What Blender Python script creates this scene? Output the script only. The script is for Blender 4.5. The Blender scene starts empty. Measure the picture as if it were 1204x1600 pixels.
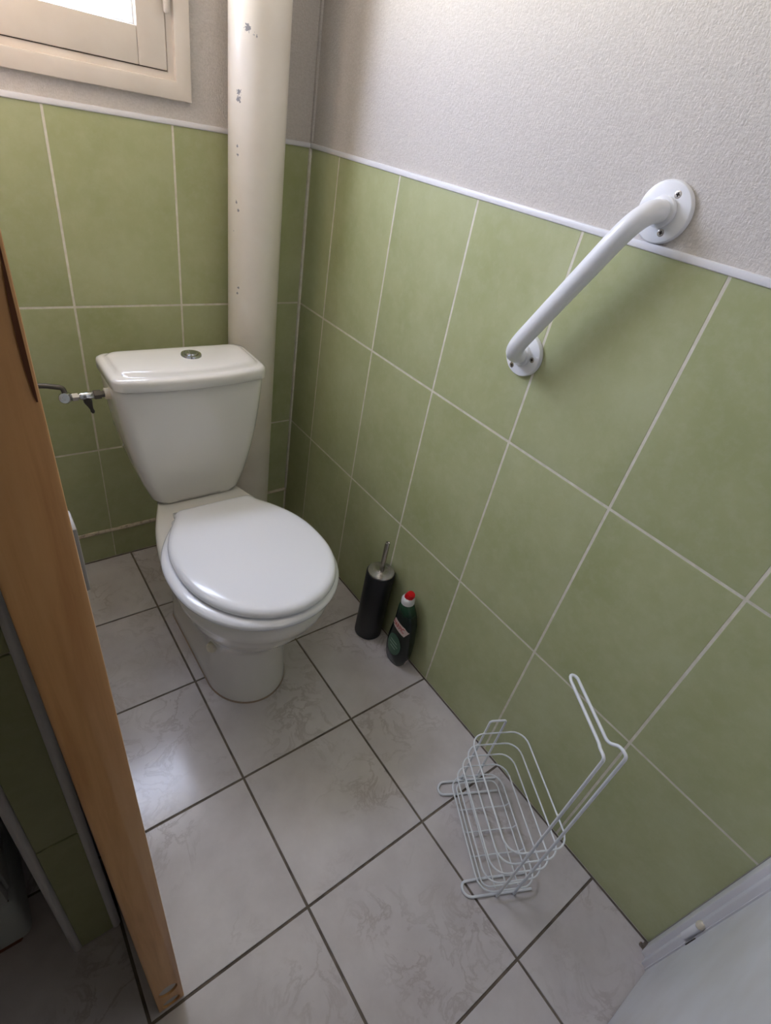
import bpy, bmesh, math, random
from mathutils import Vector, Matrix

random.seed(7)
S = bpy.context.scene
COL = S.collection

# ------------------------------------------------------------------ camera
cam = bpy.data.cameras.new('camera')
cam.sensor_fit = 'HORIZONTAL'
cam.sensor_width = 36.0
cam.lens = 828.9 / 1204 * 36.0
cam.clip_start = 0.02
cam_o = bpy.data.objects.new('camera', cam)
COL.objects.link(cam_o)
R0 = Vector((0.79375713, -0.58359956, 0.17135104))      # image right
R1 = Vector((-0.23872042, -0.55802981, -0.79474228))    # image down
R2 = Vector((0.55943023, 0.58992736, -0.58225727))      # viewing direction
m = Matrix.Identity(4)
for i in range(3):
    m[i][0] = R0[i]; m[i][1] = -R1[i]; m[i][2] = -R2[i]
m[0][3], m[1][3], m[2][3] = -0.8529, -1.4695, 1.2852
cam_o.matrix_world = m
S.camera = cam_o

# ------------------------------------------------------------------ light: overcast sky through the window
SKY = 20.0
w = bpy.data.worlds.new('overcast_sky')
S.world = w
w.use_nodes = True
nt = w.node_tree
nt.nodes.clear()
tc = nt.nodes.new('ShaderNodeTexCoord')
sx = nt.nodes.new('ShaderNodeSeparateXYZ')
rp = nt.nodes.new('ShaderNodeValToRGB')
rp.color_ramp.elements[0].position = 0.46
rp.color_ramp.elements[0].color = (1.82, 1.74, 1.58, 1)
rp.color_ramp.elements[1].position = 0.54
rp.color_ramp.elements[1].color = (0.65, 0.70, 0.94, 1)
ma = nt.nodes.new('ShaderNodeMath'); ma.operation = 'MULTIPLY_ADD'
ma.inputs[1].default_value = 0.5; ma.inputs[2].default_value = 0.5
bg = nt.nodes.new('ShaderNodeBackground')
bg.inputs[1].default_value = SKY
wo = nt.nodes.new('ShaderNodeOutputWorld')
nt.links.new(tc.outputs['Generated'], sx.inputs[0])
nt.links.new(sx.outputs[2], ma.inputs[0])
nt.links.new(ma.outputs[0], rp.inputs[0])
nt.links.new(rp.outputs[0], bg.inputs[0])
nt.links.new(bg.outputs[0], wo.inputs[0])

vs = S.view_settings
vs.view_transform = 'Standard'; vs.look = 'None'; vs.gamma = 1.0; vs.use_curve_mapping = False
vs.exposure = 0.20

# a light portal in the window opening (emits nothing, only guides the sky sampling)
pl = bpy.data.lights.new('window_portal', 'AREA')
pl.shape = 'RECTANGLE'; pl.size = 0.80; pl.size_y = 0.62
pl.cycles.is_portal = True
po = bpy.data.objects.new('window_portal', pl)
po.location = (-0.768, 0.066, 1.59)
po.rotation_euler = (math.radians(-90), 0, 0)
COL.objects.link(po)

# ------------------------------------------------------------------ materials
def srgb(r, g, b):
    def f(c):
        c /= 255.0
        return c / 12.92 if c <= 0.04045 else ((c + 0.055) / 1.055) ** 2.4
    return (f(r), f(g), f(b), 1)

def mat(name, color, rough=0.5, metal=0.0, coat=0.0, spec=0.5):
    mt = bpy.data.materials.new(name); mt.use_nodes = True
    b = mt.node_tree.nodes['Principled BSDF']
    b.inputs['Base Color'].default_value = color
    b.inputs['Roughness'].default_value = rough
    b.inputs['Metallic'].default_value = metal
    b.inputs['Coat Weight'].default_value = coat
    b.inputs['Specular IOR Level'].default_value = spec
    return mt

class NB:
    """small node helper"""
    def __init__(self, mt):
        self.t = mt.node_tree; self.b = self.t.nodes['Principled BSDF']
    def n(self, kind, **kw):
        x = self.t.nodes.new(kind)
        for k, v in kw.items(): setattr(x, k, v)
        return x
    def l(self, a, b): self.t.links.new(a, b)
    def coords(self, scale=(1, 1, 1), rnd=False, kind='Position', loc=(0, 0, 0)):
        g = self.n('ShaderNodeNewGeometry') if kind == 'Position' else self.n('ShaderNodeTexCoord')
        mp = self.n('ShaderNodeMapping'); mp.inputs['Scale'].default_value = scale
        mp.inputs['Location'].default_value = loc
        src = g.outputs['Position' if kind == 'Position' else kind]
        if rnd:
            oi = self.n('ShaderNodeObjectInfo')
            ad = self.n('ShaderNodeVectorMath', operation='MULTIPLY_ADD')
            ad.inputs[1].default_value = (13, 29, 17)
            self.l(oi.outputs['Random'], ad.inputs[0]); self.l(src, ad.inputs[2])
            src = ad.outputs[0]
        self.l(src, mp.inputs[0])
        return mp.outputs[0]
    def noise(self, vec, scale, detail=4, rough=0.55, dist=0.0):
        x = self.n('ShaderNodeTexNoise')
        x.inputs['Scale'].default_value = scale; x.inputs['Detail'].default_value = detail
        x.inputs['Roughness'].default_value = rough; x.inputs['Distortion'].default_value = dist
        self.l(vec, x.inputs['Vector'])
        return x.outputs['Fac']
    def ramp(self, fac, stops):
        r = self.n('ShaderNodeValToRGB')
        e = r.color_ramp.elements
        while len(e) < len(stops): e.new(0.5)
        for k, (p, c) in enumerate(stops):
            e[k].position = p; e[k].color = c
        self.l(fac, r.inputs[0])
        return r.outputs[0]
    def mix(self, fac, a, b, mode='MIX'):
        x = self.n('ShaderNodeMix', data_type='RGBA', blend_type=mode)
        if isinstance(fac, float): x.inputs[0].default_value = fac
        else: self.l(fac, x.inputs[0])
        for s, v in ((6, a), (7, b)):
            if isinstance(v, tuple): x.inputs[s].default_value = v
            else: self.l(v, x.inputs[s])
        return x.outputs[2]
    def bump(self, h, strength, dist):
        x = self.n('ShaderNodeBump'); x.inputs['Strength'].default_value = strength
        x.inputs['Distance'].default_value = dist
        self.l(h, x.inputs['Height']); self.l(x.outputs[0], self.b.inputs['Normal'])

# green wall tile
M_TILE = mat('green_tile_glaze', srgb(176, 184, 120), 0.38, spec=0.4)
nb = NB(M_TILE)
v = nb.coords(rnd=True)
c1 = nb.ramp(nb.noise(v, 5.0, 7, 0.62), [(0.30, srgb(172, 177, 128)), (0.52, srgb(182, 186, 140)), (0.72, srgb(191, 195, 152))])
f2 = nb.noise(v, 38, 4, 0.7)
c2 = nb.mix(nb.ramp(f2, [(0.45, (0, 0, 0, 1)), (0.75, (0.28, 0.28, 0.28, 1))]), c1, srgb(200, 204, 170))
oi = nb.n('ShaderNodeObjectInfo')
c3 = nb.mix(nb.ramp(oi.outputs['Random'], [(0, (0.93, 0.93, 0.93, 1)), (1, (1.03, 1.03, 1.03, 1))]), (0, 0, 0, 1), c2)
nb.l(c3, nb.b.inputs['Base Color'])
nb.bump(nb.noise(v, 26, 3), 0.12, 0.002)

# floor tile: pale grey-beige with marbled veins
M_FLOOR = mat('marbled_floor_tile', srgb(190, 184, 180), 0.19, spec=0.5)
nb = NB(M_FLOOR)
v = nb.coords(rnd=True)
base = nb.ramp(nb.noise(v, 7, 6, 0.6), [(0.3, srgb(196, 188, 187)), (0.7, srgb(216, 209, 208))])
vo = nb.n('ShaderNodeTexNoise'); vo.inputs['Scale'].default_value = 13; vo.inputs['Detail'].default_value = 9
vo.inputs['Roughness'].default_value = 0.62; vo.inputs['Distortion'].default_value = 0.7
nb.l(v, vo.inputs['Vector'])
vein = nb.ramp(vo.outputs['Fac'], [(0.455, (0, 0, 0, 1)), (0.50, (0.6, 0.6, 0.6, 1)), (0.535, (0, 0, 0, 1))])
msk = nb.ramp(nb.noise(v, 4.5, 2), [(0.45, (0, 0, 0, 1)), (0.65, (1, 1, 1, 1))])
vm = nb.mix(1.0, vein, msk, 'MULTIPLY')
nb.l(nb.mix(vm, base, srgb(166, 154, 149)), nb.b.inputs['Base Color'])
nb.bump(nb.noise(v, 45, 3), 0.05, 0.002)

# grouts
M_GROUT = mat('cream_wall_grout', srgb(212, 206, 186), 0.85)
nb = NB(M_GROUT); v = nb.coords()
nb.l(nb.ramp(nb.noise(v, 60, 4), [(0.3, srgb(214, 207, 188)), (0.7, srgb(232, 227, 212))]), nb.b.inputs['Base Color'])
M_FGROUT = mat('dark_floor_grout', srgb(112, 100, 88), 0.9)
nb = NB(M_FGROUT); v = nb.coords()
nb.l(nb.ramp(nb.noise(v, 40, 4), [(0.3, srgb(96, 86, 76)), (0.7, srgb(128, 116, 102))]), nb.b.inputs['Base Color'])
M_LEDGE = mat('rough_cream_mortar', srgb(205, 192, 168), 0.9)
nb = NB(M_LEDGE); v = nb.coords()
nb.l(nb.ramp(nb.noise(v, 70, 5, 0.7), [(0.32, srgb(150, 132, 112)), (0.45, srgb(204, 190, 168)), (0.75, srgb(216, 206, 188))]), nb.b.inputs['Base Color'])
nb.bump(nb.noise(v, 120, 4), 0.6, 0.003)

# woven wallpaper
def wallpaper(name, sc):
    mt = mat(name, srgb(226, 219, 214), 0.8, spec=0.25)
    nb = NB(mt)
    v = nb.coords(scale=sc)
    v2 = nb.coords(scale=(sc[2], sc[2], sc[0] if sc[0] > sc[1] else sc[1]))
    a = nb.noise(v, 1.0, 3, 0.6)
    b2 = nb.noise(v2, 1.0, 2, 0.5)
    h = nb.n('ShaderNodeMath', operation='ADD'); nb.l(a, h.inputs[0]); nb.l(b2, h.inputs[1])
    nb.bump(h.outputs[0], 0.78, 0.0016)
    nb.l(nb.ramp(a, [(0.3, srgb(203, 196, 188)), (0.7, srgb(216, 209, 202))]), nb.b.inputs['Base Color'])
    return mt
M_PAPER = wallpaper('woven_wallpaper', (170, 170, 400))
M_PLAIN = mat('cream_paint', srgb(228, 222, 216), 0.7)
M_CORR = mat('corridor_bounce_paint', srgb(205, 198, 190), 0.8)  # unseen walls of the added corridor, pale to bounce light onto the wood
M_CEIL = mat('white_ceiling_paint', srgb(240, 238, 237), 0.8)
M_TRIM = mat('white_plastic_trim', srgb(236, 234, 236), 0.35)
M_WINPAINT = mat('cream_gloss_paint', srgb(228, 216, 204), 0.4)
nb = NB(M_WINPAINT); v = nb.coords()
nb.l(nb.ramp(nb.noise(v, 10, 4), [(0.3, srgb(224, 212, 198)), (0.7, srgb(233, 223, 211))]), nb.b.inputs['Base Color'])
M_GAP = mat('dark_joint', srgb(60, 50, 42), 0.9)
M_SEAL = mat('glazing_bead', srgb(225, 232, 236), 0.4)
M_DOOR = mat('white_door_paint', srgb(226, 226, 228), 0.4)
nb = NB(M_DOOR); v = nb.coords()
nb.l(nb.ramp(nb.noise(v, 6, 3), [(0.35, srgb(220, 218, 218)), (0.6, srgb(230, 230, 233))]), nb.b.inputs['Base Color'])

M_GLASS = bpy.data.materials.new('window_glass'); M_GLASS.use_nodes = True
t = M_GLASS.node_tree; t.nodes.clear()
o_ = t.nodes.new('ShaderNodeOutputMaterial'); mx = t.nodes.new('ShaderNodeMixShader')
tr = t.nodes.new('ShaderNodeBsdfTransparent'); gl = t.nodes.new('ShaderNodeBsdfGlossy')
gl.inputs['Roughness'].default_value = 0.02
tr.inputs[0].default_value = (0.96, 0.98, 0.98, 1)
lw = t.nodes.new('ShaderNodeLayerWeight'); lw.inputs[0].default_value = 0.5
pw = t.nodes.new('ShaderNodeMath'); pw.operation = 'POWER'; pw.inputs[1].default_value = 5.0
fr = t.nodes.new('ShaderNodeMath'); fr.operation = 'MULTIPLY_ADD'; fr.inputs[1].default_value = 0.9; fr.inputs[2].default_value = 0.04
t.links.new(lw.outputs['Facing'], pw.inputs[0]); t.links.new(pw.outputs[0], fr.inputs[0])
t.links.new(fr.outputs[0], mx.inputs[0]); t.links.new(tr.outputs[0], mx.inputs[1])
t.links.new(gl.outputs[0], mx.inputs[2]); t.links.new(mx.outputs[0], o_.inputs[0])

# wood edge
M_WOOD = mat('varnished_wood', srgb(168, 112, 62), 0.42)
nb = NB(M_WOOD)
v = nb.coords(scale=(60, 60, 3.2))
g1 = nb.noise(v, 1.0, 6, 0.6, 0.4)
v2 = nb.coords(scale=(9, 9, 1.2))
g2 = nb.noise(v2, 1.0, 3)
ca = nb.ramp(g1, [(0.28, srgb(206, 148, 94)), (0.5, srgb(230, 176, 118)), (0.75, srgb(242, 194, 136))])
nb.l(nb.mix(nb.ramp(g2, [(0.4, (0, 0, 0, 1)), (0.7, (0.5, 0.5, 0.5, 1))]), ca, srgb(196, 142, 88)), nb.b.inputs['Base Color'])
nb.bump(g1, 0.15, 0.001)
M_WOODDARK = mat('dark_wood_stain', srgb(104, 60, 32), 0.45)
M_FILL = mat('pale_grey_filler', srgb(214, 205, 198), 0.7)

# sanitary ware
M_CERAMIC = mat('cream_white_ceramic', srgb(232, 227, 219), 0.14, coat=0.4)
M_SEAT = mat('white_seat_plastic', srgb(238, 237, 240), 0.18, coat=0.2)
M_CHROME = mat('chrome', srgb(200, 202, 206), 0.12, metal=1.0)
M_DULL = mat('tarnished_brass', srgb(96, 90, 82), 0.4, metal=0.8)
M_DARKPL = mat('dark_grey_plastic', srgb(58, 54, 50), 0.5)
M_WHITEPL = mat('ivory_plastic', srgb(222, 212, 192), 0.45)
M_STEEL = mat('brushed_steel', srgb(184, 178, 170), 0.26, metal=1.0)
nb = NB(M_STEEL); nb.b.inputs['Anisotropic'].default_value = 0.3
M_BLACK = mat('satin_black_lacquer', srgb(15, 15, 21), 0.42)
M_WIRE = mat('white_plastic_coated_wire', srgb(232, 234, 236), 0.35)
M_BARW = mat('white_powder_coat', srgb(238, 238, 240), 0.28, coat=0.2)
M_CHIP = mat('dark_chip', srgb(70, 58, 48), 0.8)
M_BOTTLE = mat('dark_green_plastic', srgb(8, 34, 26), 0.25)
nb = NB(M_BOTTLE); v = nb.coords()
sz = nb.n('ShaderNodeSeparateXYZ'); nb.l(v, sz.inputs[0])
mr = nb.n('ShaderNodeMapRange'); mr.inputs[1].default_value = 0.190; mr.inputs[2].default_value = 0.224
nb.l(sz.outputs[2], mr.inputs[0])
nb.l(nb.mix(mr.outputs[0], srgb(4, 17, 14), srgb(38, 74, 50)), nb.b.inputs['Base Color'])
M_RED = mat('red_cap_plastic', srgb(206, 14, 24), 0.35)
M_CAPW = mat('white_cap_plastic', srgb(224, 222, 220), 0.4)
M_LABW = mat('white_label_print', srgb(222, 200, 192), 0.5)
M_LABG = mat('grey_green_label_print', srgb(70, 104, 84), 0.5)
M_LABL = mat('pale_green_print', srgb(150, 176, 156), 0.5)
M_LABR = mat('red_print', srgb(190, 24, 36), 0.5)
M_APPL = mat('grey_white_enamel', srgb(196, 202, 200), 0.4)
M_PLATE = mat('dull_aluminium', srgb(158, 152, 146), 0.5, metal=0.3)
M_RUST = mat('brown_foot_wood', srgb(120, 72, 48), 0.7)

M_SEALANT = mat('aged_sealant', srgb(168, 146, 126), 0.7)
# soil pipe: cream paint with grey chips
M_PIPE = mat('cream_pipe_paint', srgb(228, 219, 201), 0.33)
nb = NB(M_PIPE); v = nb.coords()
pc = nb.ramp(nb.noise(v, 9, 4), [(0.3, srgb(226, 217, 203)), (0.7, srgb(235, 227, 215))])
prev = None
for (x, y, z, r) in [(-0.236, -0.118, 1.392, 0.009), (-0.221, -0.126, 1.383, 0.006), (-0.247, -0.102, 1.285, 0.008), (-0.2475, -0.102, 1.272, 0.008),
                     (-0.2485, -0.100, 1.187, 0.0042), (-0.247, -0.101, 1.170, 0.0042), (-0.249, -0.098, 1.075, 0.0042),
                     (-0.246, -0.104, 1.058, 0.0042), (-0.252, -0.09, 1.01, 0.0026), (-0.245, -0.106, 0.88, 0.0045), (-0.246, -0.103, 0.865, 0.004)]:
    d = nb.n('ShaderNodeVectorMath', operation='DISTANCE'); nb.l(v, d.inputs[0]); d.inputs[1].default_value = (x, y, z)
    k = nb.n('ShaderNodeMath', operation='DIVIDE'); nb.l(d.outputs['Value'], k.inputs[0]); k.inputs[1].default_value = r
    if prev is None: prev = k.outputs[0]
    else:
        mi = nb.n('ShaderNodeMath', operation='MINIMUM'); nb.l(prev, mi.inputs[0]); nb.l(k.outputs[0], mi.inputs[1]); prev = mi.outputs[0]
nz = nb.noise(v, 260, 3)
ad = nb.n('ShaderNodeMath', operation='MULTIPLY_ADD'); ad.inputs[1].default_value = 2.4; nb.l(nz, ad.inputs[0]); nb.l(prev, ad.inputs[2])
chip = nb.ramp(ad.outputs[0], [(0.0, (1, 1, 1, 1)), (1.0, (0, 0, 0, 1))])
mr = nb.n('ShaderNodeMapRange'); mr.inputs[1].default_value = 1.95; mr.inputs[2].default_value = 1.75
nb.l(ad.outputs[0], mr.inputs[0])
nb.l(nb.mix(mr.outputs[0], pc, srgb(138, 136, 138)), nb.b.inputs['Base Color'])
nb.bump(nb.noise(v, 50, 3), 0.08, 0.002)

# ------------------------------------------------------------------ mesh helpers
def smooth(bm, ang=40):
    for f in bm.faces: f.smooth = True
    a = math.radians(ang)
    for e in bm.edges:
        if len(e.link_faces) == 2 and e.calc_face_angle(0) > a: e.smooth = False

def obj(name, bm, mt, parent=None, sm=True, ang=40):
    if sm: smooth(bm, ang)
    off = Vector((0, 0, 0))
    p = parent
    while p is not None:
        off += p.location; p = p.parent
    bmesh.ops.translate(bm, verts=bm.verts, vec=-off)
    me = bpy.data.meshes.new(name); bm.to_mesh(me); bm.free()
    me.materials.append(mt)
    o = bpy.data.objects.new(name, me); COL.objects.link(o)
    if parent: o.parent = parent
    return o

def thing(name, label, cat, loc):
    o = bpy.data.objects.new(name, None); COL.objects.link(o)
    o.empty_display_size = 0.05
    o.location = loc; o['label'] = label; o['category'] = cat
    return o

def struct(name, bm, mt, label=None, cat=None):
    o = obj(name, bm, mt, None, True)
    o['kind'] = 'structure'
    if label: o['label'] = label
    if cat: o['category'] = cat
    return o

def box(bm, a, b, bev=0.0, seg=1):
    lo = [min(a[i], b[i]) for i in range(3)]; hi = [max(a[i], b[i]) for i in range(3)]
    r = bmesh.ops.create_cube(bm, size=1.0)
    vs_ = r['verts']
    for v_ in vs_:
        v_.co = Vector([lo[i] + (v_.co[i] + 0.5) * (hi[i] - lo[i]) for i in range(3)])
    if bev > 0:
        es = list({e for v_ in vs_ for e in v_.link_edges})
        bmesh.ops.bevel(bm, geom=es, offset=bev, segments=seg, affect='EDGES', profile=0.5)
    return bm

def ring(bm, pts): return [bm.verts.new(p) for p in pts]

def bridge(bm, a, b):
    n = len(a)
    for i in range(n):
        j = (i + 1) % n
        bm.faces.new((a[i], a[j], b[j], b[i]))

def loft(bm, loops, cap0=True, cap1=True):
    rs = [ring(bm, l) for l in loops]
    for a, b in zip(rs, rs[1:]): bridge(bm, a, b)
    if cap0: bm.faces.new(rs[0][::-1])
    if cap1: bm.faces.new(rs[-1])
    bmesh.ops.recalc_face_normals(bm, faces=bm.faces)
    return bm

def lathe(bm, prof, origin, axis=(0, 0, 1), seg=40, sx=None):
    """prof: list of (radius, height) along axis"""
    ax = Vector(axis).normalized()
    u = ax.orthogonal().normalized(); w_ = ax.cross(u)
    o = Vector(origin)
    loops = []
    for r, h in prof:
        loops.append([o + ax * h + (u * math.cos(2 * math.pi * k / seg) + w_ * math.sin(2 * math.pi * k / seg)) * max(r, 1e-5) for k in range(seg)])
    return loft(bm, loops)

def fillet(pts, r, n=6):
    """round the corners of an open polyline"""
    P = [Vector(p) for p in pts]; out = [P[0]]
    for i in range(1, len(P) - 1):
        rr = r[i] if isinstance(r, (list, tuple)) else r
        a = (P[i - 1] - P[i]); b = (P[i + 1] - P[i])
        d = min(rr, a.length * 0.49, b.length * 0.49)
        p0 = P[i] + a.normalized() * d; p1 = P[i] + b.normalized() * d
        for k in range(n + 1):
            t_ = k / n
            out.append(p0 * (1 - t_) ** 2 + P[i] * 2 * t_ * (1 - t_) + p1 * t_ ** 2)
    out.append(P[-1])
    return out

def tube(bm, path, r, seg=10, closed=False):
    P = [Vector(p) for p in path]
    Q = [P[0]]
    for p in P[1:]:
        if (p - Q[-1]).length > 1e-6: Q.append(p)
    P = Q
    n = len(P)
    T = []
    for i in range(n):
        if closed: t_ = P[(i + 1) % n] - P[i - 1]
        else: t_ = P[min(i + 1, n - 1)] - P[max(i - 1, 0)]
        T.append(t_.normalized())
    u = T[0].orthogonal().normalized()
    loops = []
    for i in range(n):
        u = (u - T[i] * u.dot(T[i])).normalized()
        w_ = T[i].cross(u)
        loops.append([P[i] + (u * math.cos(2 * math.pi * k / seg) + w_ * math.sin(2 * math.pi * k / seg)) * r for k in range(seg)])
    rs = [ring(bm, l) for l in loops]
    for a, b in zip(rs, rs[1:]): bridge(bm, a, b)
    if closed:
        # align last ring with first
        best = min(range(seg), key=lambda s: sum((rs[-1][(k + s) % seg].co - rs[0][k].co).length for k in range(seg)))
        bridge(bm, [rs[-1][(k + best) % seg] for k in range(seg)], rs[0])
    else:
        bm.faces.new(rs[0][::-1]); bm.faces.new(rs[-1])
    bmesh.ops.recalc_face_normals(bm, faces=bm.faces)
    return bm

# ------------------------------------------------------------------ the setting
ZT = 1.2002           # top of the tiling
ROOM_X0, ROOM_Y0, ZC = -2.0, -1.72, 2.40
ROOM_Y1 = -2.7        # unseen corridor behind the camera, added to dim the left foreground

# floor slab (grout level) and its tiles
bm = bmesh.new(); box(bm, (ROOM_X0 - 0.1, ROOM_Y1 - 0.1, -0.1), (0.1, 0.1, -0.0025))
floor = struct('floor', bm, M_FGROUT, 'pale marbled floor tiles with dark brown grout', 'floor')

mesh_cache = {}
def tile_mesh(name, dims, th_axis, sign, mt, bev):
    """thin slab centred on origin; face towards sign*axis is bevelled"""
    key = (name, tuple(round(d, 4) for d in dims), th_axis, sign)
    if key in mesh_cache: return mesh_cache[key]
    b = bmesh.new()
    h = [d / 2 for d in dims]
    ax = [i for i in range(3) if i != th_axis]
    def loop(off, inset):
        pts = []
        for (s, t_) in ((-1, -1), (1, -1), (1, 1), (-1, 1)):
            p = [0, 0, 0]; p[ax[0]] = s * (h[ax[0]] - inset); p[ax[1]] = t_ * (h[ax[1]] - inset); p[th_axis] = sign * off
            pts.append(Vector(p))
        return pts
    T = dims[th_axis] / 2
    loft(b, [loop(-T, 0), loop(T - bev, 0), loop(T - bev * 0.3, bev * 0.4), loop(T, bev * 1.3)])
    me = bpy.data.meshes.new(name); b.to_mesh(me); b.free(); me.materials.append(mt)     # flat shaded
    mesh_cache[key] = me
    return me

def put_tile(name, dims, th_axis, sign, mt, loc, parent, bev=0.0008):
    o = bpy.data.objects.new(name, tile_mesh(name, dims, th_axis, sign, mt, bev))
    o.location = loc; o.parent = parent; COL.objects.link(o)
    return o

T, FX, FY, G = 0.3056, -0.5681, -1.1911, 0.0052
for i in range(-5, 3):
    for j in range(-3, 5):
        x0, x1 = FX + i * T + G / 2, FX + (i + 1) * T - G / 2
        y0, y1 = FY + j * T + G / 2, FY + (j + 1) * T - G / 2
        x0 = max(x0, ROOM_X0); x1 = min(x1, -0.004); y0 = max(y0, ROOM_Y0); y1 = min(y1, -0.004)
        if x1 - x0 < 0.02 or y1 - y0 < 0.02: continue
        put_tile('floor_tile', (x1 - x0, y1 - y0, 0.008), 2, 1, M_FLOOR, ((x0 + x1) / 2, (y0 + y1) / 2, -0.004), floor)

# right wall: wallpaper surface at x=+0.003, grout bed, tiles with face at x=0
bm = bmesh.new(); box(bm, (0.0035, ROOM_Y1 - 0.1, -0.1), (0.1, 0.06, ZC + 0.1))
wall_right = struct('wall_right', bm, M_PAPER, 'right wall, cream woven wallpaper above green tiles', 'wall')
bm = bmesh.new(); box(bm, (0.0004, -1.64, 0.0), (0.01, -0.001, ZT))
obj('tile_grout', bm, M_GROUT, wall_right)
YB = [-0.002, -0.1398] + [-0.1398 - 0.2496 * k for k in range(1, 7)]
ZB = [0.0, 0.4029, 0.8038, ZT]
g = 0.0046
for a, b in zip(YB, YB[1:]):
    for z0, z1 in zip(ZB, ZB[1:]):
        ya, yb = a - g / 2, (b + g / 2 if b > -1.62 else -1.6392)
        za, zb = (z0 + g / 2 if z0 > 0 else 0.003), (z1 - g / 2 if z1 < ZT else ZT - 0.0005)
        put_tile('wall_tile', (0.008, ya - yb, zb - za), 0, -1, M_TILE, (0.004, (ya + yb) / 2, (za + zb) / 2), wall_right)

# back wall with the window opening
WX0, WX1, WZ0, WZ1 = -1.22, -0.316, 1.247, 1.93  # unseen left part of the window widened to light the right wall
bm = bmesh.new()
box(bm, (ROOM_X0 - 0.1, 0.0035, -0.1), (0.0035, 0.06, WZ0 + 0.01))
box(bm, (ROOM_X0 - 0.1, 0.0035, WZ1 - 0.01), (0.0035, 0.06, ZC + 0.1))
box(bm, (ROOM_X0 - 0.1, 0.0035, WZ0 + 0.01), (WX0 + 0.01, 0.06, WZ1 - 0.01))
box(bm, (WX1 - 0.01, 0.0035, WZ0 + 0.01), (0.0035, 0.06, WZ1 - 0.01))
wall_back = struct('wall_back', bm, M_PAPER, 'back wall behind the toilet, wallpaper above green tiles', 'wall')
bm = bmesh.new(); box(bm, (-1.99, 0.0004, 0.0), (-0.001, 0.01, ZT))
obj('tile_grout', bm, M_GROUT, wall_back)
XB = [-0.004, -0.102, -0.3577, -0.6135, -0.869, -1.1248, -1.3806, -1.6364, -1.8922]
ZB2 = [0.0, 0.112, 0.4029, 0.8038, ZT]
for a, b in zip(XB, XB[1:]):
    for z0, z1 in zip(ZB2, ZB2[1:]):
        gg = g if z0 > 0.3 else 0.002
        xa, xb = a - gg / 2, b + gg / 2
        za, zb = (z0 + g / 2 if z0 > 0 else 0.003), (z1 - g / 2 if z1 < ZT else ZT - 0.0005)
        put_tile('wall_tile', (xa - xb, 0.008, zb - za), 1, -1, M_TILE, ((xa + xb) / 2, 0.004, (za + zb) / 2), wall_back)

# trims: white strip on top of the tiles, corner bead, mortar ledge
def strip(name, pts_a, pts_b, mt, label):
    b = bmesh.new(); box(b, pts_a, pts_b, 0.002, 2)
    return struct(name, b, mt, label, 'trim')
strip('trim_1', (-0.0035, -1.638, ZT), (0.006, 0.0, ZT + 0.011), M_TRIM, 'white strip along the top of the right wall tiles')
strip('trim_2', (-1.99, -0.0035, ZT), (-0.0036, 0.006, ZT + 0.011), M_TRIM, 'white strip along the top of the back wall tiles')
strip('trim_3', (-0.0062, -0.0062, 0.118), (0.002, 0.002, ZT - 0.001), M_GROUT, 'pale grout bead in the corner of the two tiled walls')
bm = bmesh.new(); box(bm, (-0.003, -0.003, ZT + 0.012), (0.006, 0.006, ZC), 0.002, 1)
struct('trim_4', bm, M_PAPER, 'wallpaper edge lapped over in the corner', 'trim')
def ledge(name, x0, x1, label):
    b = bmesh.new(); n = 60
    loops = []
    rr = random.Random(3)
    for k in range(n + 1):
        x = x0 + (x1 - x0) * k / n
        j = lambda s: (rr.random() - 0.5) * s
        z = 0.112; h = 0.0058 + j(0.002); d = -0.007 + j(0.003)
        loops.append([Vector((x, 0.003, z - h)), Vector((x, d * 0.8, z - h * 0.8)), Vector((x, d, z + j(0.002))), Vector((x, d * 0.6, z + h * 0.9)), Vector((x, 0.003, z + h))])
    loft(b, loops)
    return struct(name, b, M_LEDGE, label, 'trim')
ledge('trim_5', -1.98, -0.004, 'rough cream mortar ledge low on the back wall')

# partition stub on the left with its tiled end
bm = bmesh.new(); box(bm, (-0.943, -1.012, -0.01), (-0.886, -0.30, ZC + 0.05)); box(bm, (ROOM_X0 - 0.05, -0.35, -0.01), (-0.92, -0.30, ZC + 0.05))  # partition cut short and unseen cross wall added to steer the window light
wall_left = struct('wall_left', bm, M_PLAIN, 'narrow partition wall with a green tiled end behind the wooden door', 'wall')
bm = bmesh.new(); box(bm, (-0.942, -1.0175, 0.0), (-0.884, -1.011, ZT))
obj('tile_grout', bm, M_GROUT, wall_left)
for z0, z1 in zip(ZB, ZB[1:]):
    za, zb = (z0 + g / 2 if z0 > 0 else 0.003), z1 - g / 2
    put_tile('wall_tile', (0.052, 0.008, zb - za), 1, -1, M_TILE, (-0.913, -1.017, (za + zb) / 2), wall_left)
for nm, x, lb in (('trim_6', -0.946, 'white rounded edge strip on left side of tiled wall end'), ('trim_7', -0.8815, 'white rounded edge strip on right side of tiled wall end')):
    b = bmesh.new()
    lathe(b, [(0.0075, 0.0), (0.0075, ZT + 0.01)], (x, -1.0155, 0.001), seg=16)
    struct(nm, b, M_TRIM, lb, 'trim')

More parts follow.
